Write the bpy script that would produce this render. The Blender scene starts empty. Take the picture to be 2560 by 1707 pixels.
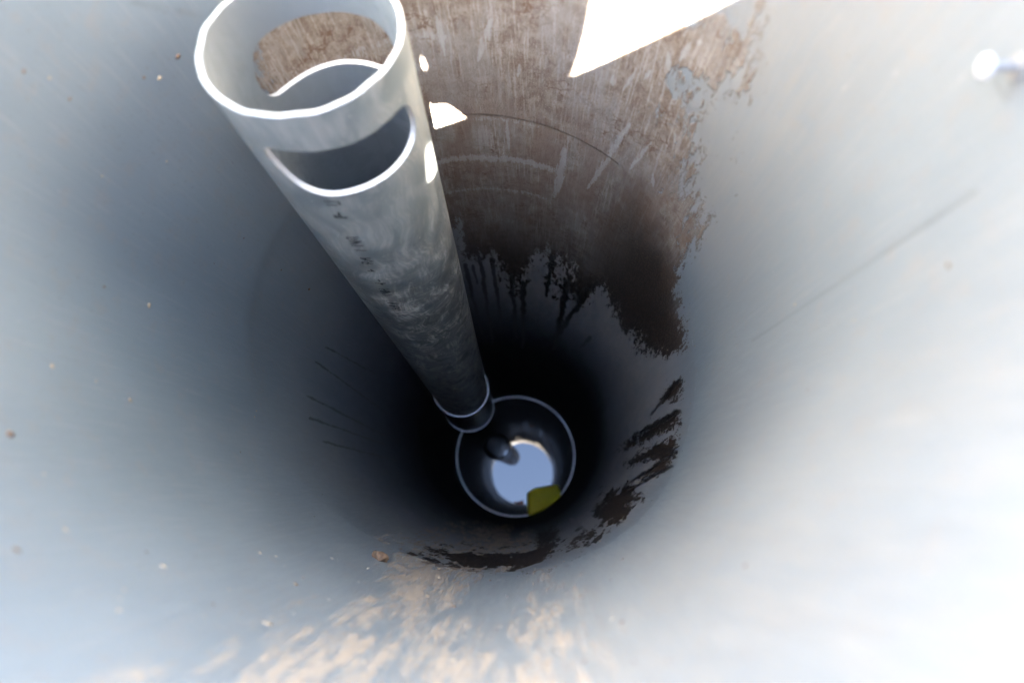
import bpy, bmesh, math, random
import numpy as np
from mathutils import Matrix, Vector

random.seed(4)
rng = np.random.default_rng(11)
SC = bpy.context.scene
COL = SC.collection

# ------------------------------------------------------------------ camera, sky, sun, exposure
PW, PH = 2560.0, 1707.0                    # photograph size: pixel coordinates below are in this frame
FPX = 24 / 36 * PW
CAMZ = 0.11                                # lens is 11 cm above the shaft rim (rim = z 0)
NADIR = (1324.7, 1232.5)                   # pixel where plumb lines meet
_n = np.array([(NADIR[0] - PW / 2) / FPX, -(NADIR[1] - PH / 2) / FPX, -1.0]); _n /= np.linalg.norm(_n)
_zc = -_n
_yc = np.array([0, 1, 0]) - _zc * _zc[1]; _yc /= np.linalg.norm(_yc)
_xc = np.cross(_yc, _zc)
CM = np.array([_xc, _yc, _zc])             # world = CM @ camera coordinates
cam_d = bpy.data.cameras.new('camera'); cam = bpy.data.objects.new('camera', cam_d); COL.objects.link(cam)
cam.matrix_world = Matrix(((*CM[0], 0), (*CM[1], 0), (*CM[2], CAMZ), (0, 0, 0, 1)))
cam_d.lens = 24; cam_d.sensor_width = 36; cam_d.clip_start = 0.01; cam_d.clip_end = 500
cam_d.dof.use_dof = True; cam_d.dof.focus_distance = 0.74; cam_d.dof.aperture_fstop = 4.5
SC.camera = cam

SUN_AZ, SUN_EL = math.radians(282.0), math.radians(48.75)
world = bpy.data.worlds.new('World'); SC.world = world; world.use_nodes = True
wn = world.node_tree; bg = wn.nodes['Background']
sky = wn.nodes.new('ShaderNodeTexSky'); sky.sky_type = 'NISHITA'; sky.sun_disc = False
sky.sun_elevation = SUN_EL; sky.sun_rotation = math.pi / 2 - SUN_AZ
sky.air_density = 1.0; sky.dust_density = 0.8; sky.ozone_density = 0.6
wn.links.new(sky.outputs[0], bg.inputs[0]); bg.inputs[1].default_value = 0.07
sun_d = bpy.data.lights.new('sun', 'SUN'); sun = bpy.data.objects.new('sun', sun_d); COL.objects.link(sun)
sun_d.energy = 5.0; sun_d.angle = math.radians(0.53); sun_d.color = (1.0, 0.93, 0.84)
sdir = Vector((math.cos(SUN_AZ) * math.cos(SUN_EL), math.sin(SUN_AZ) * math.cos(SUN_EL), math.sin(SUN_EL)))
sun.rotation_euler = sdir.to_track_quat('Z', 'Y').to_euler(); sun.location = sdir * 6
SC.view_settings.view_transform = 'Standard'; SC.view_settings.look = 'None'
SC.view_settings.gamma = 1; SC.view_settings.use_curve_mapping = False
SC.view_settings.exposure = 6.22
SC.render.engine = 'CYCLES'
SC.cycles.max_bounces = 8; SC.cycles.diffuse_bounces = 6; SC.cycles.glossy_bounces = 6; SC.cycles.adaptive_threshold = 0.02
SC.cycles.use_denoising = True; SC.cycles.sample_clamp_indirect = 30.0

# ------------------------------------------------------------------ measurements
AX = np.array([-0.052, 0.1359]); R = 0.2125           # shaft axis and inner radius of the upper tube
RL = 0.2160                                           # inner radius of the lower riser
AXL = AX + 0.003 * np.array([math.cos(math.radians(-95)), math.sin(math.radians(-95))])
WATER = CAMZ - 2.505

def proj(P):                                          # world -> photograph pixel
    v = (P - np.array([0, 0, CAMZ])) @ CM
    return PW / 2 + FPX * v[..., 0] / -v[..., 2], PH / 2 - FPX * v[..., 1] / -v[..., 2]
def pray(px, py):
    v = np.array([(px - PW / 2) / FPX, -(py - PH / 2) / FPX, -1.0]); return CM @ v
def on_wall(px, py, r=R, ax=AX):                      # where the pixel's ray meets the shaft wall
    d = pray(px, py); a = d[:2] @ d[:2]; b = -2 * (d[:2] @ ax); c = ax @ ax - r * r
    t = (-b + math.sqrt(b * b - 4 * a * c)) / (2 * a); return d * t + np.array([0, 0, CAMZ])
def on_level(px, py, z):
    d = pray(px, py); return d * ((z - CAMZ) / d[2]) + np.array([0, 0, CAMZ])

# ------------------------------------------------------------------ numpy noise
def _hash(i, j, k, s):
    h = (i * 374761393 + j * 668265263 + k * 2147483647 + s * 1274126177) & 0xFFFFFFFF
    h = ((h ^ (h >> 13)) * 1274126177) & 0xFFFFFFFF
    h = ((h ^ (h >> 16)) * 2246822519) & 0xFFFFFFFF
    return ((h ^ (h >> 15)) & 0xFFFFFF) / float(0xFFFFFF)
def vnoise(x, y, z, s=0):
    xi, yi, zi = (np.floor(q).astype(np.int64) for q in (x, y, z))
    fx, fy, fz = x - xi, y - yi, z - zi
    fx, fy, fz = (q * q * (3 - 2 * q) for q in (fx, fy, fz))
    o = 0
    for a in (0, 1):
        for b in (0, 1):
            for c in (0, 1):
                o = o + _hash(xi + a, yi + b, zi + c, s) * (fx if a else 1 - fx) * (fy if b else 1 - fy) * (fz if c else 1 - fz)
    return o
def fbm(x, y, z, s=0, n=4):
    o = 0; a = .5; t = 0
    for i in range(n):
        o = o + a * vnoise(x * 2 ** i, y * 2 ** i, z * 2 ** i, s + i); t += a; a *= .55
    return o / t
def sstep(a, b, x):
    t = np.clip((x - a) / (b - a), 0, 1); return t * t * (3 - 2 * t)
def poly_sd(px, py, poly):                            # signed distance (positive inside), pixels
    poly = np.array(poly, float); d = np.full(px.shape, 1e9); inside = np.zeros(px.shape, bool)
    n = len(poly)
    for i in range(n):
        a, b = poly[i], poly[(i + 1) % n]; e = b - a
        t = np.clip(((px - a[0]) * e[0] + (py - a[1]) * e[1]) / (e @ e), 0, 1)
        d = np.minimum(d, np.hypot(px - a[0] - t * e[0], py - a[1] - t * e[1]))
        c = ((a[1] > py) != (b[1] > py)) & (px < (b[0] - a[0]) * (py - a[1]) / ((b[1] - a[1]) + 1e-9) + a[0])
        inside ^= c
    return np.where(inside, d, -d)
def seg_d(px, py, a, b):
    a = np.array(a, float); b = np.array(b, float); e = b - a
    t = np.clip(((px - a[0]) * e[0] + (py - a[1]) * e[1]) / (e @ e), 0, 1)
    return np.hypot(px - a[0] - t * e[0], py - a[1] - t * e[1]), t

# ------------------------------------------------------------------ object helpers
def tag(o, label=None, cat=None, group=None, kind=None):
    for k, v in (('label', label), ('category', cat), ('group', group), ('kind', kind)):
        if v: o[k] = v
    return o
def link(name, me, mat=None, parent=None):
    o = bpy.data.objects.new(name, me); COL.objects.link(o)
    if mat: me.materials.append(mat)
    if parent: o.parent = parent
    return o
def empty(name, loc=(0, 0, 0), M=None):
    o = bpy.data.objects.new(name, None); COL.objects.link(o); o.empty_display_size = .02
    if M is not None: o.matrix_world = M
    else: o.location = loc
    return o
def bm_obj(name, bm, mat, parent=None, smooth=False):
    me = bpy.data.meshes.new(name); bm.normal_update(); bm.to_mesh(me); bm.free()
    if smooth: me.polygons.foreach_set('use_smooth', [True] * len(me.polygons))
    return link(name, me, mat, parent)
def auto_smooth(o, deg=35):
    me = o.data; me.polygons.foreach_set('use_smooth', [True] * len(me.polygons))
    me.set_sharp_from_angle(angle=math.radians(deg))
def grid_mesh(name, V, nu, nv, wrap=True, flip=False):   # V: (nv, nu, 3)
    V = V.reshape(-1, 3)
    i = np.arange(nu if wrap else nu - 1); j = np.arange(nv - 1)
    I, J = np.meshgrid(i, j); I2 = (I + 1) % nu
    F = np.stack([J * nu + I, J * nu + I2, (J + 1) * nu + I2, (J + 1) * nu + I], -1).reshape(-1, 4)
    if flip: F = F[:, ::-1]
    me = bpy.data.meshes.new(name)
    me.vertices.add(len(V)); me.vertices.foreach_set('co', V.astype(np.float32).ravel())
    me.loops.add(F.size); me.loops.foreach_set('vertex_index', F.astype(np.int32).ravel())
    me.polygons.add(len(F)); me.polygons.foreach_set('loop_start', np.arange(0, F.size, 4, dtype=np.int32))
    me.polygons.foreach_set('use_smooth', np.ones(len(F), bool))
    me.update(calc_edges=True); me.validate()
    return me
def lathe(prof, n=128, closed=True):                  # prof: (r, z) list -> ring solid
    bm = bmesh.new(); rows = []
    for r, z in prof:
        rows.append([bm.verts.new((r * math.cos(2 * math.pi * i / n), r * math.sin(2 * math.pi * i / n), z)) for i in range(n)])
    m = len(rows)
    for a in range(m if closed else m - 1):
        A, B = rows[a], rows[(a + 1) % m]
        for i in range(n): bm.faces.new((A[i], A[(i + 1) % n], B[(i + 1) % n], B[i]))
    bmesh.ops.recalc_face_normals(bm, faces=bm.faces)
    return bm

# ------------------------------------------------------------------ node helper
class N:
    def __init__(s, name):
        s.m = bpy.data.materials.new(name); s.m.use_nodes = True; s.t = s.m.node_tree
        s.b = s.t.nodes['Principled BSDF']
    def put(s, sock, v):
        if hasattr(v, 'is_output'): s.t.links.new(v, sock)
        elif isinstance(v, (tuple, list)) and len(v) == 3 and sock.type == 'RGBA': sock.default_value = (*v, 1)
        else: sock.default_value = v
    def math(s, op, a, b=0.0, c=None, clamp=False):
        n = s.t.nodes.new('ShaderNodeMath'); n.operation = op; n.use_clamp = clamp
        s.put(n.inputs[0], a); s.put(n.inputs[1], b)
        if c is not None: s.put(n.inputs[2], c)
        return n.outputs[0]
    def step(s, x, a, b):
        n = s.t.nodes.new('ShaderNodeMapRange'); n.interpolation_type = 'SMOOTHSTEP'
        s.put(n.inputs[0], x); n.inputs[1].default_value = a; n.inputs[2].default_value = b
        return n.outputs[0]
    def mix(s, f, a, b):
        n = s.t.nodes.new('ShaderNodeMix'); n.data_type = 'RGBA'
        s.put(n.inputs[0], f); s.put(n.inputs[6], a); s.put(n.inputs[7], b); return n.outputs[2]
    def mixf(s, f, a, b):
        n = s.t.nodes.new('ShaderNodeMix'); n.data_type = 'FLOAT'
        s.put(n.inputs[0], f); s.put(n.inputs[2], a); s.put(n.inputs[3], b); return n.outputs[0]
    def co(s, scale=(1, 1, 1), rot=(0, 0, 0), src=None):
        if src is None:
            if not hasattr(s, 'tc'): s.tc = s.t.nodes.new('ShaderNodeTexCoord')
            src = s.tc.outputs['Object']
        n = s.t.nodes.new('ShaderNodeMapping'); s.t.links.new(src, n.inputs[0])
        n.inputs['Rotation'].default_value = rot; n.inputs['Scale'].default_value = scale
        return n.outputs[0]
    def noise(s, co, scale, detail=4, rough=.55, dist=0.0):
        n = s.t.nodes.new('ShaderNodeTexNoise'); s.t.links.new(co, n.inputs['Vector'])
        n.inputs['Scale'].default_value = scale; n.inputs['Detail'].default_value = detail
        n.inputs['Roughness'].default_value = rough; n.inputs['Distortion'].default_value = dist
        return n.outputs[0]
    def voro(s, co, scale, feature='F1'):
        n = s.t.nodes.new('ShaderNodeTexVoronoi'); s.t.links.new(co, n.inputs['Vector']); n.feature = feature
        n.inputs['Scale'].default_value = scale; return n.outputs[0]
    def attr(s, name):
        n = s.t.nodes.new('ShaderNodeAttribute'); n.attribute_name = name; return n.outputs['Fac']
    def bump(s, h, strength, dist):
        n = s.t.nodes.new('ShaderNodeBump'); n.inputs['Strength'].default_value = strength
        n.inputs['Distance'].default_value = dist; s.put(n.inputs['Height'], h)
        s.t.links.new(n.outputs[0], s.b.inputs['Normal'])
    def out(s, color=None, rough=None, spec=None):
        if color is not None: s.put(s.b.inputs['Base Color'], color)
        if rough is not None: s.put(s.b.inputs['Roughness'], rough)
        if spec is not None: s.put(s.b.inputs['Specular IOR Level'], spec)
        return s.m

# ------------------------------------------------------------------ materials
def wall_material():
    g = N('shaft_plastic')
    o = g.co(); st = g.co((1, 1, .22)); vs = g.co((1, 1, .05))
    c_ = lambda x: g.math('SUBTRACT', x, .5)
    n1 = g.noise(o, 70, 5, .62); nm = g.noise(g.co((1, 1, .22)), 190, 4, .65, .3); fine = g.noise(g.co((1, 1, .4)), 620, 3, .6)
    n2 = g.noise(g.co((1, 1, .12)), 240, 3, .6); n3 = g.noise(vs, 420, 3, .6)
    big = g.noise(g.co((1, 1, .5)), 7, 2, .55)
    jit = g.math('ADD', g.math('MULTIPLY', c_(nm), 1.5), g.math('ADD', g.math('MULTIPLY', c_(fine), .8), g.math('MULTIPLY', c_(n1), .5)))
    mud = g.step(g.math('ADD', g.attr('mud'), jit), .40, .60)
    brk = g.math('ADD', g.math('MULTIPLY', c_(n2), 1.6), g.math('MULTIPLY', c_(fine), 1.6))
    scr = g.step(g.math('ADD', g.attr('scratch'), brk), .40, .80)
    nd = g.noise(g.co((1, 1, .15)), 130, 5, .62, .25); nd2 = g.noise(g.co((1, 1, .09)), 330, 3, .6); nb = g.noise(g.co((1, 1, .30)), 42, 4, .6, .3)
    jb = g.math('ADD', g.math('ADD', g.math('MULTIPLY', c_(nd), 1.5), g.math('MULTIPLY', c_(nb), .9)), g.math('MULTIPLY', g.math('ADD', c_(nd2), c_(fine)), 1.3))
    dat = g.attr('dust')
    dust = g.step(g.math('ADD', dat, g.math('MULTIPLY', jb, g.math('MULTIPLY', dat, 2.0, clamp=True))), .34, .74)
    dust = g.math('MULTIPLY', dust, g.math('ADD', .35, g.math('MULTIPLY', g.math('ADD', n2, nb), .5)), clamp=True)
    film = g.math('MULTIPLY', g.attr('film'), g.math('MULTIPLY_ADD', g.step(g.math('ADD', g.math('ADD', nb, g.math('MULTIPLY', c_(fine), .5)), g.math('MULTIPLY', c_(nd), .9)), .0, 1.05), .55, .45))
    drip = g.step(g.math('ADD', g.attr('drip'), g.math('MULTIPLY', jit, .35)), .38, .62)
    wet = g.attr('wet'); deep = g.attr('deep')
    # bare plastic, with faint dirt film and fine vertical rub marks
    base = g.mix(g.step(big, .35, .7), (.136, .166, .184), (.165, .197, .214))
    base = g.mix(g.math('MULTIPLY', g.step(n3, .5, .72), .22), base, (.24, .24, .235))
    base = g.mix(g.math('MULTIPLY', g.step(n1, .52, .7), .3), base, (.19, .172, .155))
    base = g.mix(g.math('MULTIPLY', g.step(fine, .60, .70), .35), base, (.10, .095, .09))
    base = g.mix(g.math('MULTIPLY', g.attr('depth_shade'), .93), base, g.mix(nb, (.030, .038, .052), (.056, .066, .082)))  # shade of the deep shaft, painted into the plastic colour
    base = g.mix(g.math('MULTIPLY', deep, g.math('ADD', .65, g.math('MULTIPLY', c_(nb), .9)), clamp=True), base, g.mix(nd, (.24, .20, .168), (.36, .305, .262)))
    base = g.mix(g.math('MULTIPLY', film, .8), base, g.mix(n2, (.21, .19, .16), (.31, .275, .225)))  # dust film, with the added bounce band in the same mask
    base = g.mix(g.math('MULTIPLY', g.attr('pit_shade'), .85), base, (.022, .021, .021))  # near-black shade painted on the wall towards the water
    # dried dust splashes
    base = g.mix(dust, base, g.mix(fine, (.235, .19, .142), (.34, .285, .22)))
    # mud film: brown, speckled and cracked, with paler rubbed streaks
    wc = g.t.nodes.new('ShaderNodeVectorMath'); wc.operation = 'ADD'
    wn_ = g.t.nodes.new('ShaderNodeTexNoise'); wn_.inputs['Scale'].default_value = 160; g.t.links.new(o, wn_.inputs['Vector'])
    ws = g.t.nodes.new('ShaderNodeVectorMath'); ws.operation = 'SCALE'; ws.inputs['Scale'].default_value = .009
    g.t.links.new(wn_.outputs['Color'], ws.inputs[0]); g.t.links.new(o, wc.inputs[0]); g.t.links.new(ws.outputs[0], wc.inputs[1])
    crack = g.voro(wc.outputs[0], 95, 'DISTANCE_TO_EDGE')
    cr = g.math('MULTIPLY', g.math('SUBTRACT', 1.0, g.step(crack, .0, .10)), g.step(g.noise(o, 26, 4, .6), .50, .62))
    mcol = g.mix(g.step(n1, .36, .64), (.142, .108, .079), (.222, .19, .156))
    mcol = g.mix(g.math('MULTIPLY', g.step(nm, .46, .66), .6), mcol, (.12, .080, .053))
    mcol = g.mix(g.math('MULTIPLY', g.step(n3, .50, .64), .5), mcol, (.32, .30, .265))
    mcol = g.mix(g.math('MULTIPLY', g.step(fine, .53, .66), .5), mcol, (.10, .062, .040))
    mcol = g.mix(g.math('MULTIPLY', g.step(g.noise(o, 900, 2, .5), .60, .68), .5), mcol, (.38, .355, .32))
    mcol = g.mix(g.math('MULTIPLY', cr, .75), mcol, (.095, .050, .025))
    gz = g.step(g.math('ADD', g.noise(g.co((1, 1, .35)), 16, 5, .6, .4), g.math('MULTIPLY', g.math('ADD', c_(nm), c_(nd)), .5)), .46, .64)
    mcol = g.mix(g.math('MULTIPLY', gz, .5), mcol, (.225, .215, .198))
    br = g.math('MULTIPLY', g.attr('rust'), g.step(nb, .35, .6))
    mcol = g.mix(g.math('MULTIPLY', br, .65), mcol, (.135, .085, .055))
    mcol = g.mix(g.math('MULTIPLY', scr, .55), mcol, (.30, .305, .285))
    wcol = g.mix(g.step(fine, .45, .66), (.018, .013, .010), (.058, .040, .028))
    mcol = g.mix(wet, mcol, wcol)
    col = g.mix(mud, base, mcol)
    col = g.mix(g.math('MULTIPLY', drip, .92), col, (.010, .008, .007))
    col = g.mix(g.math('MULTIPLY', g.math('MULTIPLY', scr, g.math('SUBTRACT', 1.0, mud)), .5), col, (.38, .38, .375))
    col = g.mix(g.math('MULTIPLY', g.attr('line'), .38), col, (.03, .028, .026))
    rough = g.mixf(mud, g.mixf(dust, g.mixf(g.math('MAXIMUM', deep, g.attr('depth_shade')), g.mixf(n2, .34, .5), .7), .85), g.mixf(wet, .8, .55))
    rough = g.mixf(drip, rough, .4)
    h = g.math('ADD', g.math('MULTIPLY', mud, g.math('ADD', .5, g.math('ADD', fine, nm))), g.math('ADD', g.math('MULTIPLY', dust, .4), g.math('MULTIPLY', n2, .12)))
    g.bump(h, .6, .0012)
    spec = g.mixf(mud, g.mixf(g.math('MAXIMUM', deep, g.attr('depth_shade')), .5, .15), .2)
    return g.out(col, rough, spec)

def pipe_material():
    g = N('grey_drain_pipe')
    o = g.co()
    warp = g.t.nodes.new('ShaderNodeVectorMath'); warp.operation = 'ADD'
    nw = g.t.nodes.new('ShaderNodeTexNoise'); nw.inputs['Scale'].default_value = 14; nw.inputs['Detail'].default_value = 2
    g.t.links.new(o, nw.inputs['Vector'])
    sc = g.t.nodes.new('ShaderNodeVectorMath'); sc.operation = 'SCALE'; sc.inputs['Scale'].default_value = .09
    g.t.links.new(nw.outputs['Color'], sc.inputs[0]); g.t.links.new(o, warp.inputs[0]); g.t.links.new(sc.outputs[0], warp.inputs[1])
    w = warp.outputs[0]
    uv = g.t.nodes.new('ShaderNodeCombineXYZ'); g.t.links.new(g.attr('around'), uv.inputs[0])
    sep = g.t.nodes.new('ShaderNodeSeparateXYZ'); g.t.links.new(g.tc.outputs['Object'], sep.inputs[0]); g.t.links.new(sep.outputs[2], uv.inputs[1])
    uw = g.t.nodes.new('ShaderNodeVectorMath'); uw.operation = 'ADD'; us = g.t.nodes.new('ShaderNodeVectorMath'); us.operation = 'SCALE'; us.inputs['Scale'].default_value = .05
    g.t.links.new(nw.outputs['Color'], us.inputs[0]); g.t.links.new(uv.outputs[0], uw.inputs[0]); g.t.links.new(us.outputs[0], uw.inputs[1])
    uvw = uw.outputs[0]
    patch = g.noise(g.co((1, .6, 1), src=uvw), 40, 6, .62)
    swirl = g.noise(g.co((16, 1, 1), (0, 0, .75), src=uvw), 28, 5, .7)
    swirl2 = g.noise(g.co((1, 15, 1), (0, 0, .45), src=uvw), 30, 5, .7)
    fine = g.noise(o, 500, 4, .6); spk = g.noise(o, 240, 2, .5)
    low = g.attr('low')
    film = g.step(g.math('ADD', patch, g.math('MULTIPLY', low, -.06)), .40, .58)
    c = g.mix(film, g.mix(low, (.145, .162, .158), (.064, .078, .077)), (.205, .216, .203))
    strk = g.math('MULTIPLY', g.step(swirl, .47, .58), g.math('MULTIPLY', g.step(patch, .38, .56), g.math('ADD', .25, g.math('MULTIPLY', low, .75))))
    c = g.mix(g.math('MULTIPLY', strk, .8), c, (.42, .395, .35))
    strk2 = g.math('MULTIPLY', g.step(swirl2, .52, .61), low)
    c = g.mix(g.math('MULTIPLY', strk2, .75), c, (.38, .345, .29))
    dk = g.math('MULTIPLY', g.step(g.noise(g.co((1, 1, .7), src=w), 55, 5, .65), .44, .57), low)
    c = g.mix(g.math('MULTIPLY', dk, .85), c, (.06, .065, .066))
    c = g.mix(g.math('MULTIPLY', g.step(spk, .70, .76), .7), c, (.46, .42, .35))
    c = g.mix(g.attr('inside'), c, (.14, .158, .165))
    c = g.mix(g.attr('cut'), c, g.mix(g.noise(o, 260, 4, .6), (.19, .19, .183), (.36, .36, .345)))
    r = g.mixf(film, .38, .62)
    g.bump(g.math('ADD', g.math('MULTIPLY', strk, .5), fine), .25, .0004)
    return g.out(c, r, .5)

def simple(name, col, rough=.5, var=.15, scale=60, spec=.5, bump=0.0):
    g = N(name); n = g.noise(g.co(), scale, 5, .6)
    lo = tuple(max(0, c * (1 - var)) for c in col); hi = tuple(min(1, c * (1 + var)) for c in col)
    if bump: g.bump(n, .5, bump)
    return g.out(g.mix(n, lo, hi), rough, spec)

M_WALL = wall_material()
M_PIPE = pipe_material()
M_LIP = simple('pale_plastic_lip', (.80, .83, .88), .25, .08)
M_COLLAR = simple('dark_wet_collar', (.07, .073, .077), .3, .3, 40)
M_INK = simple('faded_ink', (.016, .017, .02), .6, .3, 300)
M_YEL = simple('yellow_foam', (.66, .58, .014), .55, .25, 35, .4, .004)
M_SHADOW_BOARD = simple('shadow_board_rust_brown', (.24, .075, .035), .6, .3, 30, .4, .001)
M_ZINC = simple('screw_metal', (.25, .245, .23), .45, .2, 200)
M_CAP = simple('white_screw_cap', (.45, .45, .45), .4, .03)
M_CLOD = simple('mud_crumb', (.16, .10, .06), .95, .4, 400, .2, .002)
M_SPECK = simple('dried_speck', (.36, .29, .20), .9, .55, 35, .2)
M_SOIL = simple('soil', (.135, .120, .105), .95, .3, 18, .2, .02)
g = N('dark_water'); g.b.inputs['IOR'].default_value = 1.46   # index raised to brighten the sky reflected in the water
g.bump(g.noise(g.co(), 9, 2, .5), .004, .02)
M_WATER = g.out((.006, .007, .008), .008, .5)

# ------------------------------------------------------------------ ground and water
NG = 192
gth = np.linspace(0, 2 * math.pi, NG, endpoint=False); grd = np.concatenate([[R + .0044, R + .02, R + .06], np.linspace(.34, 3.2, 70), [4, 6, 12, 40, 120]])
GV = np.empty((len(grd), NG, 3)); GV[..., 0] = AX[0] + grd[:, None] * np.cos(gth); GV[..., 1] = AX[1] + grd[:, None] * np.sin(gth)
gx, gy = GV[..., 0] - AX[0], GV[..., 1] - AX[1]; far = sstep(3.0, 2.2, np.hypot(gx, gy))
gh = 1.1 * sstep(-.32, -.80, gx) + 1.0 * sstep(.43, .50, gx)  # earth banks on both sides, added to block sky and bounce light
lum = (fbm(gx * 5, gy * 5, gx * 0, 41, 4) - .5) * sstep(.3, .7, np.hypot(gx, gy))
GV[..., 2] = -.012 + gh * far + .10 * lum
me = grid_mesh('ground', GV, NG, len(grd), flip=False)
gr = link('ground', me, M_SOIL); gr['kind'] = 'structure'
if me.polygons[0].normal.z < 0: me.flip_normals()
bm = bmesh.new(); bmesh.ops.create_circle(bm, cap_ends=True, segments=96, radius=RL + .001)
wt = bm_obj('water', bm, M_WATER); wt.location = (*AXL, WATER); wt['kind'] = 'structure'

# ------------------------------------------------------------------ shaft: two telescoped tubes
EK = np.array([(-180, -.62), (-150, -.66), (-132, -.71), (-109, -.748), (-95, -.734), (-80, -.688), (-67, -.635), (-56, -.601), (-43, -.591),
               (-28, -.63), (4, -.665), (26, -.61), (50, -.59), (82, -.583), (110, -.58), (150, -.60), (180, -.62)])
def edge_z(th):                                       # hand-sawn lower edge of the upper tube
    d = (np.degrees(th) + 180) % 360 - 180
    z = np.interp(d, EK[:, 0], EK[:, 1]) + CAMZ
    k = np.ones(15) / 15
    if np.ndim(th) and len(np.atleast_1d(th)) > 40:
        z = np.convolve(np.concatenate([z[-7:], z, z[:7]]), k, 'valid')
    saw = (np.floor(d / 3.4) % 2) * .006 + .004 * np.sin(d * .9) * np.sin(d * .23)
    m = np.exp(-((d + 52) / 26) ** 2)
    return z + saw * m

MUD = [(590, -3000), (600, 20), (630, 120), (700, 330), (900, 560), (1150, 560), (1165, 655), (1195, 640), (1225, 630), (1262, 690), (1285, 730), (1320, 668), (1345, 640), (1368, 632), (1385, 740), (1395, 650),
       (1425, 665), (1410, 720), (1440, 760), (1470, 745), (1490, 715), (1520, 735), (1545, 800), (1560, 830), (1590, 835), (1608, 880), (1700, 878), (1708, 835), (1700, 765),
       (1688, 710), (1695, 672), (1715, 640), (1745, 590), (1748, 510), (1700, 470), (1735, 360), (1712, 310), (1760, 255), (1865, 215), (1905, 80), (1905, -60), (2100, -3000)]
STAINS = [
    [(1700, 940), (1708, 955), (1695, 1000), (1660, 1003), (1672, 972)],
    [(1690, 1030), (1702, 1060), (1640, 1092), (1540, 1128), (1600, 1085), (1650, 1050)],
    [(1693, 1090), (1690, 1130), (1655, 1180), (1600, 1200), (1640, 1150), (1560, 1160), (1640, 1110)],
    [(1505, 1215), (1565, 1206), (1636, 1239), (1617, 1262), (1580, 1272), (1565, 1304), (1532, 1314), (1476, 1365), (1420, 1388), (1378, 1407), (1308, 1430), (1214, 1432),
     (1121, 1418), (1074, 1405), (1030, 1386), (1045, 1362), (1120, 1375), (1170, 1368), (1215, 1372), (1285, 1372), (1345, 1360), (1383, 1325), (1400, 1358), (1448, 1325), (1486, 1300), (1476, 1276), (1486, 1258)],
    [(1345, 1330), (1390, 1320), (1400, 1350), (1370, 1370), (1340, 1365)],
]
px5 = lambda x, y: (1100 + x / 2.614, 500 + y / 2.614)
DRIPS = [(*px5(262, 380), *px5(345, 930), 4), (*px5(340, 390), *px5(405, 840), 4), (*px5(462, 500), *px5(500, 900), 5), (*px5(545, 550), *px5(540, 960), 5),
         (*px5(735, 380), *px5(690, 630), 5), (*px5(830, 540), *px5(750, 970), 6), (*px5(960, 590), *px5(770, 880), 7), (*px5(165, 430), *px5(275, 880), 4), (*px5(210, 430), *px5(247, 545), 3),
         (*px5(980, 900), *px5(925, 965), 3), (*px5(1560, 1380), *px5(1270, 1530), 5), (*px5(1560, 1180), *px5(1380, 1400), 4), (*px5(1480, 1430), *px5(1300, 1520), 4),
         (1690, 1130, 1560, 1215, 4), (1680, 1165, 1570, 1225, 3), (1430, 1300, 1470, 1330, 4)]
LDRIPS = [(790, 905, 985, 1045, 3), (770, 990, 965, 1090, 4), (775, 1045, 965, 1112, 4), (805, 1103, 990, 1150, 4), (815, 868, 940, 935, 3)]
px4 = lambda x, y: (1000 + x / 2.613, y / 2.613)
SCRATCH = [(*px4(238, 60), *px4(290, 370), 6), (*px4(592, 130), *px4(510, 400), 9), (*px4(1500, 810), *px4(1230, 1230), 8), (*px4(1640, 930), *px4(1500, 1110), 5), (*px4(1075, 980), *px4(1010, 1290), 12),
           (*px4(1900, 280), *px4(1830, 400), 7), (*px4(1640, 460), *px4(1590, 520), 5), (*px4(1530, 480), *px4(1460, 590), 5), (*px4(1650, 1130), *px4(1655, 1220), 3), (*px4(700, 790), *px4(715, 1000), 4),
           (*px4(1750, 350), *px4(1760, 470), 7), (*px4(1790, 860), *px4(1795, 930), 3), (*px4(1390, 500), *px4(1390, 570), 5), (*px4(780, 420), *px4(770, 510), 4), (*px4(1960, 260), *px4(1960, 300), 6)]
ARCS = [(1060, 1180, 395 / 2.613, 7), (1060, 1190, 490 / 2.613, 8), (1060, 1120, 600 / 2.613, 16)]

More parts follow.
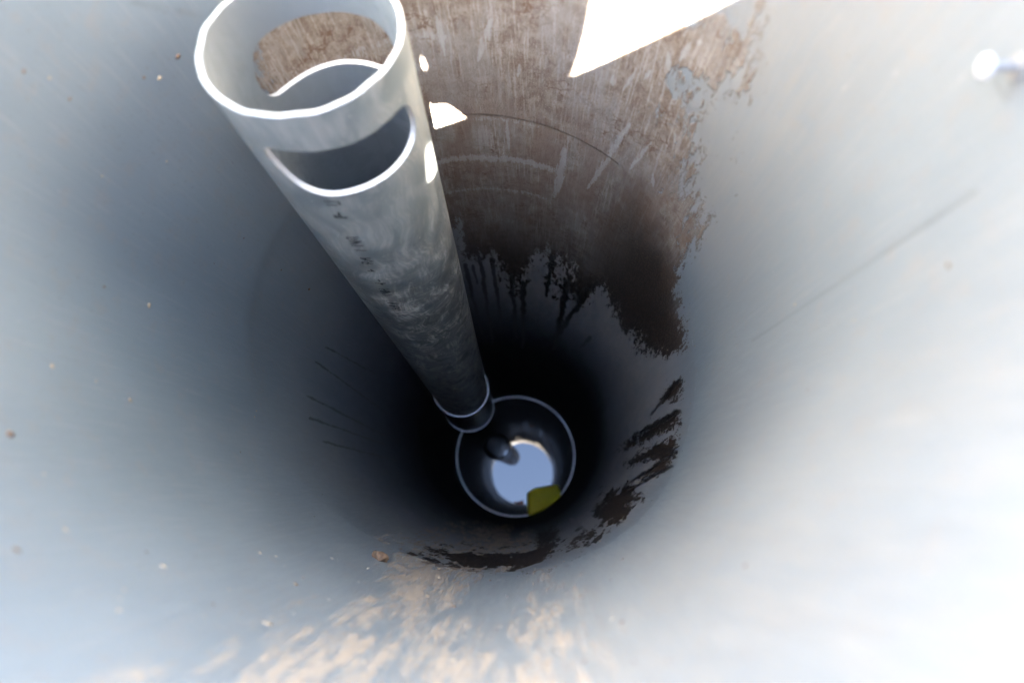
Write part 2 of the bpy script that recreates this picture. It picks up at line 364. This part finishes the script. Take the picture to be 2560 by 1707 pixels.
def wall_attrs(V):
    x, y, z = V[:, 0], V[:, 1], V[:, 2]
    px, py = proj(V)
    th = np.arctan2(y - AX[1], x - AX[0])
    nz = fbm(x * 60, y * 60, z * 14, 3, 5) - .5           # ragged outlines, longer downwards
    nf = fbm(x * 170, y * 170, z * 30, 9, 4) - .5
    wob = 34 * nz + 16 * nf
    # mud film
    sd = poly_sd(px, py, MUD)
    mud = np.clip(.5 + (sd + wob * 1.5) / (75 + 95 * sstep(1480, 1720, px) * sstep(700, 450, py)), -.3, 1.3)
    thin = fbm(x * 22, y * 22, z * 16, 31, 4)
    top = sstep(520, 250, py)
    rightw = sstep(1380, 1800, px) * top
    mud = np.where(mud > .5, mud - rightw * .9 * sstep(.36, .62, thin), mud)
    fr = sstep(1990, 1760, px) * sstep(1600, 1720, px) * sstep(620, 330, py)
    mud = np.maximum(mud, fr * (.30 + .9 * (thin - .5)))
    for P in STAINS:
        mud = np.maximum(mud, np.clip(.5 + (poly_sd(px, py, P) + wob * (1.7 if len(P) > 10 else .7)) / 40, 0, 1.2) - (.5 * sstep(.42, .62, thin) if len(P) > 10 else 0))
    # wetness: everything a hand below the sawn edge is damp
    depth = edge_z(th) - z
    dg_ = np.degrees(th); side = sstep(60, 35, dg_)
    damp = side * .97 * sstep(-.06, .13, depth + .12 * nz) + (1 - side) * .9 * sstep(.06, .45, depth + .15 * nz)
    damp = np.maximum(damp, np.where(py > 900, sstep(-.01, .01, depth), 0))
    # drips
    drip = np.zeros(len(V)); wig = 7 * (fbm(th * 14, z * 55, 0 * z, 51, 3) - .5)
    for L, k in ((DRIPS, 1.0), (LDRIPS, .62)):
        for ax_, ay_, bx_, by_, w in L:
            d, t = seg_d(px + 9 * nz + 3 * nf + wig, py + .6 * wig, (ax_, ay_), (bx_, by_))
            ww = 1.15 * w * (1.15 - .6 * t) * (1 + 1.4 * nf)
            drip = np.maximum(drip, k * np.clip(1.1 - d / np.maximum(ww, .8) * .55, 0, 1))
    # pale rub marks in the mud
    scr = np.zeros(len(V))
    for ax_, ay_, bx_, by_, w in SCRATCH:
        d, t = seg_d(px + 5 * nz, py + 3 * nf, (ax_, ay_), (bx_, by_))
        ww = w * np.sin(np.pi * np.clip(t * .8 + .12, 0, 1)) + .6
        scr = np.maximum(scr, np.clip(1.15 - d / ww * .6, 0, 1))
    for zc, w, a0, a1, k in ((-.668, .008, 60, 122, .95), (-.745, .006, 62, 122, .7), (-.59, .005, 66, 112, .6), (-.84, .012, 70, 110, .5), (-.50, .012, 92, 125, .7), (-.465, .007, 85, 125, .6)):
        dg = np.degrees(th); m = sstep(a0, a0 + 12, dg) * sstep(a1, a1 - 12, dg)
        scr = np.maximum(scr, k * m * np.exp(-((z - CAMZ - zc - .010 * nz) / w) ** 2))
    # dried splashes low on the near wall, dust film and an added bounce band towards the rim
    rad = np.degrees(th)
    zc = z - CAMZ
    strk = fbm(np.cos(th) * 11, np.sin(th) * 11, z * 2.2, 17, 4) - .5
    fan = np.exp(-((rad + 90) / 25) ** 2) * sstep(.012, -.004, depth)
    nearedge = np.exp(-((rad + 108) / 15) ** 2) * sstep(.006, -.01, depth) * sstep(-.26, -.05, depth)
    dust = fan * (.50 + 1.1 * strk + .20 * sstep(-.52, -.28, zc)) + nearedge * (.28 + .8 * strk)
    dust = np.maximum(dust, np.exp(-((rad + 55) / 22) ** 2) * sstep(.0, -.05, depth) * .18)
    fan2 = np.exp(-((rad + 96) / 30) ** 2) * sstep(-.002, .01, depth) * sstep(2.0, .5, depth)
    dust = np.maximum(dust, fan2 * (.60 + 1.2 * (fbm(np.cos(th) * 9, np.sin(th) * 9, z * 3, 23, 4) - .5)))
    film = .8 * np.exp(-((rad - 30) / 22) ** 2) * sstep(.02, -.10, depth) + .30 * np.exp(-((rad + 40) / 45) ** 2) * sstep(.0, -.1, depth)
    film = film + sstep(-.62, -.2, zc + .05 * nz) * np.exp(-((rad + 72) / 44) ** 2) * .6
    film = film + sstep(-.215, -.15, zc + .03 * nz) * np.exp(-((rad - 160) / 45) ** 2) * 1.0  # pale band above the view, added to bounce sunlight across the shaft
    film = np.clip(film, 0, 1)
    depth_shade = sstep(.02, .75, depth + .1 * nz) * (1 - .75 * np.exp(-((rad - 30) / 60) ** 2)) * .9  # painted shade, growing with depth below the sawn edge
    pit_shade = sstep(.55, 1.1, depth + .1 * nz)  # painted darkness of the lowest wall, all the way round
    deep = sstep(-.02, .2, depth) * (.15 + .85 * np.exp(-((rad - 30) / 75) ** 2)) * sstep(1.0, .4, depth)
    ld, t = seg_d(px + 2 * nf, py, (2440, 478), (1880, 852))
    ln = np.clip(1.2 - ld / (4.5 - 2.5 * t) * .7, 0, 1) * (.6 + .8 * (nf + .5))
    ld, t = seg_d(px + 14 * nz, py + 8 * nf, (330, 6), (500, 40)); ln = np.maximum(ln, .8 * np.clip(1.1 - ld / 11, 0, 1) * (.5 + nf * 2))
    for a_, b_, w_ in (((2490, 205), (2515, 250), 11), ((2530, 205), (2525, 240), 10)):  # dark strokes beside the screw, its shadow painted on the wall
        dd_, t_ = seg_d(px, py, a_, b_); ln = np.maximum(ln, .75 * np.clip(1.1 - dd_ / w_, 0, 1))
    return dict(mud=mud, wet=damp, drip=drip, scratch=scr, dust=dust, rust=sstep(-.14, .06, depth) * sstep(.35, .1, depth), depth_shade=np.maximum(depth_shade, pit_shade), pit_shade=pit_shade, film=film, deep=deep, line=np.clip(ln, 0, 1))

def put_attrs(me, V):
    for k, v in wall_attrs(V).items():
        a = me.attributes.new(k, 'FLOAT', 'POINT'); a.data.foreach_set('value', np.clip(v, -1, 2).astype(np.float32))

shaft = empty('inspection_shaft', (*AX, WATER))
tag(shaft, 'grey plastic inspection shaft with brown mud stains, looking down to water', 'shaft')
OFF = np.array([AX[0], AX[1], WATER])
NU = 1000
th = np.linspace(-math.pi, math.pi, NU, endpoint=False)
ez = edge_z(th)
def spaced(z0, z1, n):                                # finer near the top, by distance from the lens
    t = np.linspace(0, 1, n)[:, None]; a = CAMZ - z0; b = CAMZ - z1
    return CAMZ - a * (b / a) ** t
RK = np.array([(-180, 0), (-120, -.002), (-90, -.005), (-79, -.006), (-69, .001), (-55, .006), (-42, .008), (-27, .003), (-15, -.006), (10, -.003), (60, .002), (120, 0), (180, 0)])
rz = np.interp(np.degrees(th), RK[:, 0], RK[:, 1]); rz = np.convolve(np.concatenate([rz[-12:], rz, rz[:12]]), np.ones(25) / 25, 'valid')
zz = spaced(rz, ez, 300)
V = np.empty((300, NU, 3)); V[..., 0] = AX[0] + R * np.cos(th); V[..., 1] = AX[1] + R * np.sin(th); V[..., 2] = zz
inner = V.copy()
# close the tube: lower cut face, outer skin, rim
RO = R + .0045
def ringrow(r, z):
    q = np.empty((1, NU, 3)); q[0, :, 0] = AX[0] + r * np.cos(th); q[0, :, 1] = AX[1] + r * np.sin(th); q[0, :, 2] = z; return q
full = np.concatenate([ringrow(RO, 0 * th - .02), ringrow(RO, rz - .001), ringrow(R + .001, rz + .0006), inner, ringrow(R + .0005, ez - .0006), ringrow(R + .0032, ez - .0004), ringrow(R + .0034, ez + .004)])
me = grid_mesh('upper_tube', full - OFF, NU, len(full), flip=False)
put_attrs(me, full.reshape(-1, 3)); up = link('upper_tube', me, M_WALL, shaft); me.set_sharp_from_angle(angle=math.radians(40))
zl = spaced(0 * th - .40, 0 * th + WATER - .03, 260)
V = np.empty((260, NU, 3)); V[..., 0] = AXL[0] + RL * np.cos(th); V[..., 1] = AXL[1] + RL * np.sin(th); V[..., 2] = zl
me = grid_mesh('riser_pipe', V - OFF, NU, 260)
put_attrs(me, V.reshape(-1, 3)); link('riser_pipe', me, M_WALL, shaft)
bm = lathe([(RL + .001, .006), (RL - .0050, .005), (RL - .0068, .002), (RL - .0068, -.01), (RL + .001, -.01)], 160)
o = bm_obj('ledge_ring', bm, M_LIP, shaft); o.location = (AXL[0] - AX[0], AXL[1] - AX[1], 0); auto_smooth(o, 40)

# ------------------------------------------------------------------ hanging drain pipe
PT = np.array([-0.1242, 0.2399, -0.3210 + CAMZ]); PB = np.array([-0.1558, 0.2145, -1.7420 + CAMZ])
pa = (PB - PT); PL = np.linalg.norm(pa); pa /= PL
e1 = np.array([1, 0, 0]) - pa * pa[0]; e1 /= np.linalg.norm(e1); e2 = -np.cross(pa, e1)
PM = Matrix(((e1[0], e2[0], -pa[0], PB[0]), (e1[1], e2[1], -pa[1], PB[1]), (e1[2], e2[2], -pa[2], PB[2]), (0, 0, 0, 1)))
pipe = empty('drain_pipe', M=PM)
tag(pipe, 'grey plastic drain pipe with two rounded windows cut below its open end', 'pipe')
PR, PI = .0571, .0535
cutn = pa + np.array([.0672, -.2194, 0]); cl = np.array([cutn @ e1, cutn @ e2, cutn @ -pa])   # slanted hand cut, local normal
NP = 220
pth = np.linspace(0, 2 * math.pi, NP, endpoint=False)
def cut_h(r): return PL - (r * np.cos(pth) * cl[0] + r * np.sin(pth) * cl[1]) / cl[2] + .0005 * np.sin(pth * 7) + .0004 * np.sin(pth * 17 + 1)
LOW = .03                                            # pipe body ends inside the collar here
def prow(r, h):
    q = np.empty((1, NP, 3)); q[0, :, 0] = r * np.cos(pth); q[0, :, 1] = r * np.sin(pth); q[0, :, 2] = h; return q
NB = 60
rows = []
for i in range(NB): 
    t = i / (NB - 1); rows.append(prow(PI, LOW + (cut_h(PI) - .0004 - LOW) * t))
rows.append(prow(PI + .0005, cut_h(PI))); rows.append(prow(PR - .0005, cut_h(PR)))
for i in range(NB):
    t = 1 - i / (NB - 1); rows.append(prow(PR, LOW + (cut_h(PR) - .0004 - LOW) * t))
rows.append(prow(PI, LOW + 0 * pth))
PV = np.concatenate(rows)
me = grid_mesh('pipe_body', PV, NP, len(PV), flip=True)
bm = bmesh.new(); bm.from_mesh(me); bmesh.ops.remove_doubles(bm, verts=bm.verts, dist=1e-6); bmesh.ops.recalc_face_normals(bm, faces=bm.faces); bm.to_mesh(me); bm.free()
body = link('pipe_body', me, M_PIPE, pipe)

def smooth_loop(P, n=8):
    P = np.array(P, float); out = []
    for i in range(len(P)):
        p0, p1, p2, p3 = P[i - 1], P[i], P[(i + 1) % len(P)], P[(i + 2) % len(P)]
        for k in range(n):
            t = k / n
            out.append(.5 * (2 * p1 + (p2 - p0) * t + (2 * p0 - 5 * p1 + 4 * p2 - p3) * t * t + (3 * p1 - p0 - 3 * p2 + p3) * t ** 3))
    return np.array(out)
FRONT = [(-112, 23), (-98, 20), (-83, 20.5), (-66, 21.5), (-49, 23.5), (-37, 24.5), (-25, 28), (-18.5, 36), (-15.7, 52), (-19, 64), (-30, 70.5), (-50, 72.5), (-70, 73), (-92, 73), (-107, 65), (-115, 46), (-117, 31)]
BACK = [(152, 51), (142, 46), (124, 46), (99, 46), (74, 44), (57, 43), (45, 50), (42, 66), (46, 84), (58, 93), (81, 94.5), (98, 95), (117, 96), (134, 96), (150, 92.5), (158, 80), (158.5, 65)]
HS = .0571 / .055 / 1000
def cutter(outline):
    L = smooth_loop(outline, 8); bm = bmesh.new(); ra, rb = .042, .072
    A = [bm.verts.new((ra * math.cos(math.radians(a)), ra * math.sin(math.radians(a)), PL - h * HS)) for a, h in L]
    B = [bm.verts.new((rb * math.cos(math.radians(a)), rb * math.sin(math.radians(a)), PL - h * HS)) for a, h in L]
    am, hm = L[:, 0].mean(), L[:, 1].mean(); n = len(L)
    ca = bm.verts.new((ra * .93 * math.cos(math.radians(am)), ra * .93 * math.sin(math.radians(am)), PL - hm * HS))
    cb = bm.verts.new((rb * 1.08 * math.cos(math.radians(am)), rb * 1.08 * math.sin(math.radians(am)), PL - hm * HS))
    for i in range(n):
        j = (i + 1) % n
        bm.faces.new((A[i], A[j], B[j], B[i])); bm.faces.new((A[j], A[i], ca)); bm.faces.new((B[i], B[j], cb))
    bmesh.ops.recalc_face_normals(bm, faces=bm.faces)
    me = bpy.data.meshes.new('cutter'); bm.to_mesh(me); bm.free()
    o = bpy.data.objects.new('cutter', me); COL.objects.link(o); o.matrix_world = PM; return o
bpy.context.view_layer.update()
cuts = [cutter(FRONT), cutter(BACK)]
for c in cuts:
    m = body.modifiers.new('b', 'BOOLEAN'); m.operation = 'DIFFERENCE'; m.solver = 'EXACT'; m.object = c
bpy.context.view_layer.update()
dg = bpy.context.evaluated_depsgraph_get()
new = bpy.data.meshes.new_from_object(body.evaluated_get(dg)); body.modifiers.clear(); body.data = new
for c in cuts: bpy.data.objects.remove(c)
new.name = 'pipe_body'
if not new.materials: new.materials.append(M_PIPE)
co = np.empty(len(new.vertices) * 3, np.float32); new.vertices.foreach_get('co', co); co = co.reshape(-1, 3)
rr = np.hypot(co[:, 0], co[:, 1])
nf_ = len(new.polygons); pn = np.empty(nf_ * 3, np.float32); new.polygons.foreach_get('normal', pn); pn = pn.reshape(-1, 3)
pc = np.empty(nf_ * 3, np.float32); new.polygons.foreach_get('center', pc); pc = pc.reshape(-1, 3)
rad = pc[:, :2] / (np.linalg.norm(pc[:, :2], axis=1, keepdims=True) + 1e-9)
rn = (pn[:, :2] * rad).sum(1)
def face_attr(me, name, v):
    a = me.attributes.new(name, 'FLOAT', 'FACE'); a.data.foreach_set('value', v.astype(np.float32))
face_attr(new, 'inside', (rn < -.6) * 1.0)
face_attr(new, 'cut', (np.abs(rn) < .6) * 1.0)
a = new.attributes.new('around', 'FLOAT', 'POINT'); an_ = (np.arctan2(co[:, 1], co[:, 0]) - math.pi / 2) % (2 * math.pi); a.data.foreach_set('value', (an_ * PR).astype(np.float32))
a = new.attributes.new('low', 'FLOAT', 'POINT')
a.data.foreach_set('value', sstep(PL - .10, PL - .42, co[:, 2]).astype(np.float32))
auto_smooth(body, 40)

# collar (socket) at the lower end, its two pale lips catching the sky
CH = .275
bm = lathe([(.0573, CH - .02), (.0594, .004), (.0622, .004), (.0594, CH), (.0580, CH)], 128)
collar = bm_obj('collar', bm, M_COLLAR, pipe); auto_smooth(collar, 40)
for name, h, r0, r1 in (('collar_lip', CH, .0588, .0610), ('collar_lip', .0, .0607, .0640)):
    bm = lathe([(r0, h), (r0, h + .004), (r1 - .0008, h + .004), (r1, h + .003), (r1, h)], 128)
    o = bm_obj(name, bm, M_LIP, collar); auto_smooth(o, 40)
# wall brackets behind the pipe
for hb in (.45, 1.12):
    c = PB - pa * hb; out = c[:2] - AX; dist = np.linalg.norm(out); out /= dist
    loc = np.array([out[0], out[1], 0]); lx, ly = loc @ e1, loc @ e2; ang = math.atan2(ly, lx)
    gap0, gap1 = PR - .001, (R if c[2] > -.5 else RL) - dist + .001
    bm = bmesh.new(); bmesh.ops.create_cube(bm, size=1)
    for v in bm.verts: v.co = Vector((gap0 + (v.co.x + .5) * (gap1 - gap0), v.co.y * .018, v.co.z * .03))
    bmesh.ops.bevel(bm, geom=bm.edges[:], offset=.002, segments=2, affect='EDGES')
    o = bm_obj('wall_bracket', bm, M_ZINC, pipe); o.location = (0, 0, hb); o.rotation_euler = (0, 0, ang)

# worn, unreadable print running down the pipe: short ink strokes on its surface
bm = bmesh.new()
def stroke(a0, h0, a1, h1, w):                        # across-angle in mm, along in mm from the top
    p = np.array([a0, h0]); q = np.array([a1, h1]); d = q - p; L = np.linalg.norm(d) + 1e-6; d /= L; nrm = np.array([-d[1], d[0]]) * w / 2
    n = 4; prev = None
    for i in range(n + 1):
        c = p + d * L * i / n; vs = []
        for s in (-1, 1):
            k = c + nrm * s; an = math.radians(-91) + k[0] / 1000 / PR
            vs.append(bm.verts.new(((PR + .00025) * math.cos(an), (PR + .00025) * math.sin(an), PL - k[1] / 1000)))
        if prev: bm.faces.new((prev[0], prev[1], vs[1], vs[0]))
        prev = vs
pos = 84.0
GL = 9.0
while pos < 335:
    kind = random.random()
    faded = 115 < pos < 138 or 175 < pos < 186 or 288 < pos < 300
    if not faded:
        w = random.uniform(1.3, 2.2); wid = random.uniform(4, 6.5)
        if kind < .85:
            if random.random() < .8: stroke(-GL / 2, pos, GL / 2, pos + random.uniform(-.3, .3), w)
            if random.random() < .6: stroke(-GL / 2 if random.random() < .5 else GL / 2, pos, -GL / 2 if random.random() < .5 else GL / 2, pos + wid, w)
            if random.random() < .5: stroke(random.uniform(-1, 1), pos, random.uniform(-1, 1), pos + wid * .8, w)
            if random.random() < .6: stroke(-GL / 2, pos + wid, GL / 2 * random.uniform(.2, 1), pos + wid, w)
    pos += random.uniform(7.5, 10)
bmesh.ops.recalc_face_normals(bm, faces=bm.faces)
o = bm_obj('printed_marking', bm, M_INK, pipe); tag(o, 'worn dark print running down the pipe', kind='stuff')

# ------------------------------------------------------------------ yellow float in the water
FL = [(450, 640), (560, 545), (700, 465), (960, 420), (1250, 375), (1385, 385), (1440, 520), (1485, 720), (1492, 940), (1400, 1050), (1200, 1150), (1000, 1205), (850, 1250), (680, 1335), (560, 1372), (500, 1355), (470, 1100), (440, 850)]
ztop = WATER + .12
P = [on_level(1280 + x / 12.06, 1180 + y / 12.06, ztop) for x, y in FL]
c0 = np.mean(P, axis=0)
P = [p - c0 for p in P]
P = smooth_loop(np.array(P)[:, :2], 3)
lim = []
for p in P:                                           # stay inside the riser
    q = p + c0[:2] - AXL; d = np.linalg.norm(q)
    if d > RL - .003: q *= (RL - .003) / d
    lim.append(q + AXL - c0[:2])
P = np.array(lim)
bm = bmesh.new(); rows = []
for k, (s, z) in enumerate(((.82, .120), (.93, .1175), (.985, .110), (1, .098), (1.0, .06), (.99, .02), (1.0, -.02), (.9, -.03))):
    rows.append([bm.verts.new((p[0] * s, p[1] * s, z + .0015 * math.sin(i * 1.3) * (k < 2))) for i, p in enumerate(P)])
for a, b in zip(rows, rows[1:]):
    for i in range(len(P)): bm.faces.new((a[i], a[(i + 1) % len(P)], b[(i + 1) % len(P)], b[i]))
bm.faces.new(rows[0]); bm.faces.new(rows[-1][::-1])
bmesh.ops.recalc_face_normals(bm, faces=bm.faces)
fl = bm_obj('float_block', bm, M_YEL); fl.location = (c0[0], c0[1], WATER); auto_smooth(fl, 50)
tag(fl, 'yellow foam float standing in the dark water against the shaft wall', 'float')

# ------------------------------------------------------------------ screw near the rim
SL = .011
headp = on_wall(2462, 168, R - SL); nin = np.array([AX[0] - headp[0], AX[1] - headp[1], 0]); nin /= np.linalg.norm(nin)
base = headp - nin * SL
zax = Vector(nin); xax = zax.orthogonal().normalized(); yax = zax.cross(xax)
SM = Matrix(((xax.x, yax.x, zax.x, base[0]), (xax.y, yax.y, zax.y, base[1]), (xax.z, yax.z, zax.z, base[2]), (0, 0, 0, 1)))
screw = empty('screw', M=SM); tag(screw, 'screw with a white round head sticking out of the pale shaft wall', 'screw')
prof = [(.0001, -.004)]
for i in range(14): prof += [(.0014, -.004 + i * (SL + .002) / 14), (.0018, -.004 + (i + .5) * (SL + .002) / 14)]
prof += [(.0001, SL - .001)]
bm = lathe(prof, 20, closed=False); o = bm_obj('threaded_shank', bm, M_ZINC, screw, True)
bm = lathe([(.0002, SL - .0012), (.0011, SL - .0012), (.0014, SL + .0012), (.0030, SL + .0012), (.0038, SL + .0006), (.0040, SL - .0004), (.0034, SL - .0014), (.0005, SL - .0016)], 40)
o = bm_obj('head', bm, M_CAP, screw); auto_smooth(o, 50)
bm = lathe([(.0019, -.0003), (.0040, -.0003), (.0040, .0009), (.0019, .0009)], 32)
o = bm_obj('washer', bm, M_ZINC, screw); auto_smooth(o, 40)

# ------------------------------------------------------------------ added board beside the rim (shaped to throw the notched shadow, shows in water)
d2 = np.array([math.cos(SUN_AZ), math.sin(SUN_AZ)]); sd2 = np.array([-d2[1], d2[0]])
CD = R + .02
CLOC = AX + d2 * CD
CMx = Matrix(((sd2[0], d2[0], 0, CLOC[0]), (sd2[1], d2[1], 0, CLOC[1]), (0, 0, 1, 0), (0, 0, 0, 1)))   # local x along board, y away from the shaft, z up
blocker = empty('shadow_board', M=CMx); tag(blocker, 'rust brown board added beside the shaft rim to throw a shadow', 'blocker')
OUT = [(.132, .245), (.1325, .20), (.132, .168), (.1305, .132), (.128, .105), (.1245, .080), (.120, .05), (.118, -.012), (.045, -.012), (.038, .026), (.033, .034), (.026, .048), (.020, .058), (.013, .060), (.007, .0605), (.0048, .064),
       (.0035, .067), (.002, .064), (.0008, .057), (-.0025, .031), (-.004, -.012), (-.235, -.012), (-.232, .07), (-.222, .16), (-.205, .235), (-.185, .262), (-.15, .268)]
HOLE = [(.0080, .1330), (.0090, .128), (.0096, .119), (.0108, .1125), (.007, .1118), (.0074, .1135), (.0074, .120), (.0075, .128)]  # gap shaped to let one small spot of sun through
def board(outline, hole, t):
    me = bpy.data.meshes.new('shadow_panel'); bm = bmesh.new()
    def loop(L, y): return [bm.verts.new((u, y, h)) for u, h in L]
    faces = []
    A, B = loop(outline, 0), loop(outline, t); HA, HB = loop(hole, 0), loop(hole, t)
    for X, Y in ((A, B), (HA, HB)):
        n = len(X)
        for i in range(n): bm.faces.new((X[i], X[(i + 1) % n], Y[(i + 1) % n], Y[i]))
    bm.edges.ensure_lookup_table()
    for X, H in ((A, HA), (B, HB)):
        es = []
        for Lp in (X, H):
            for i in range(len(Lp)): es.append(bm.edges.get((Lp[i], Lp[(i + 1) % len(Lp)])))
        bmesh.ops.triangle_fill(bm, use_beauty=True, use_dissolve=False, edges=es)
    bmesh.ops.recalc_face_normals(bm, faces=bm.faces); return bm
o = bm_obj('shadow_panel', board(OUT, HOLE, .004), M_SHADOW_BOARD, blocker)
bm = bmesh.new(); bmesh.ops.create_cube(bm, size=1)
for v in bm.verts: v.co = Vector((-.085 + v.co.x * .10, -.024 + v.co.y * .052, .222 + v.co.z * .012))
bmesh.ops.bevel(bm, geom=bm.edges[:], offset=.003, segments=2, affect='EDGES')
bm_obj('added_overhang_bar', bm, M_SHADOW_BOARD, blocker)  # added bar, put in for its red-brown reflection in the water
bm = bmesh.new(); bmesh.ops.create_cube(bm, size=1)
for v in bm.verts: v.co = Vector((-.12 + v.co.x * .02, .045 + v.co.y * .085, .02 + v.co.z * .064))
bm_obj('shadow_board_stand', bm, M_SHADOW_BOARD, blocker)

# ------------------------------------------------------------------ mud clod and specks on the wall
def lump(bm, P, nrm, s, flat=.55, seed=0):
    r = bmesh.ops.create_icosphere(bm, subdivisions=2 if s > .003 else 1, radius=1)
    zax = Vector(nrm); xax = zax.orthogonal().normalized(); yax = zax.cross(xax); rr = random.Random(seed)
    sx, sy = rr.uniform(.75, 1.3), rr.uniform(.75, 1.3)
    for v in r['verts']:
        k = 1 + rr.uniform(-.22, .22); q = v.co * k
        v.co = Vector(P) + xax * q.x * s * sx + yax * q.y * s * sy + zax * q.z * s * flat
def wall_n(P, ax=AX):
    n = np.array([ax[0] - P[0], ax[1] - P[1], 0]); return n / np.linalg.norm(n)
for (px, py, s) in ((948, 1397, .0075),):
    Pw = on_wall(px, py); n = wall_n(Pw); bm = bmesh.new(); lump(bm, (0, 0, 0), n, s, .7, 5)
    bmesh.ops.subdivide_edges(bm, edges=bm.edges[:], cuts=1, use_grid_fill=True)
    rr = random.Random(2)
    for v in bm.verts: v.co += Vector((rr.uniform(-1, 1), rr.uniform(-1, 1), rr.uniform(-1, 1))) * .0006
    o = bm_obj('mud_clod', bm, M_CLOD, None, True); o.location = Pw + n * .002
    tag(o, 'brown mud clod stuck to the pale dust splashes on the wall', 'mud clod')
bm = bmesh.new(); bd = bmesh.new()
fixed = [(445, 141, .0028), (402, 194, .002), (398, 196, .0022), (360, 195, .002), (130, 915, .003), (325, 1000, .0025), (25, 1085, .003), (650, 1382, .0025), (408, 1415, .003), (740, 1460, .0035), (668, 1558, .0045), (830, 1395, .002), (773, 723, .003), (920, 1420, .002), (1096, 1420, .003), (1070, 1490, .002)]
for i, (x, y, s) in enumerate(fixed):
    Pw = on_wall(x, y); lump(bm if i % 3 else bd, Pw, wall_n(Pw), s * .6, .4, i)
for i in range(150):
    if i < 45: x, y = random.uniform(40, 900), random.uniform(150, 1600)
    elif i < 140: x, y = random.gauss(1150, 230), random.uniform(1330, 1680)
    else: x, y = random.uniform(1600, 2400), random.uniform(500, 1500)
    if x < 0 or y > 1700: continue
    Pw = on_wall(x, y); lump(bm if random.random() < .6 else bd, Pw, wall_n(Pw), random.uniform(.0004, .0011) * (1 + (random.random() < .1)), .4, i + 50)
o = bm_obj('dried_specks', bm, M_SPECK, None, True); tag(o, 'pale dried specks scattered over the shaft wall', 'specks', kind='stuff')
o = bm_obj('mud_specks', bd, M_CLOD, None, True); tag(o, 'tiny brown mud crumbs scattered over the shaft wall', 'mud specks', kind='stuff')
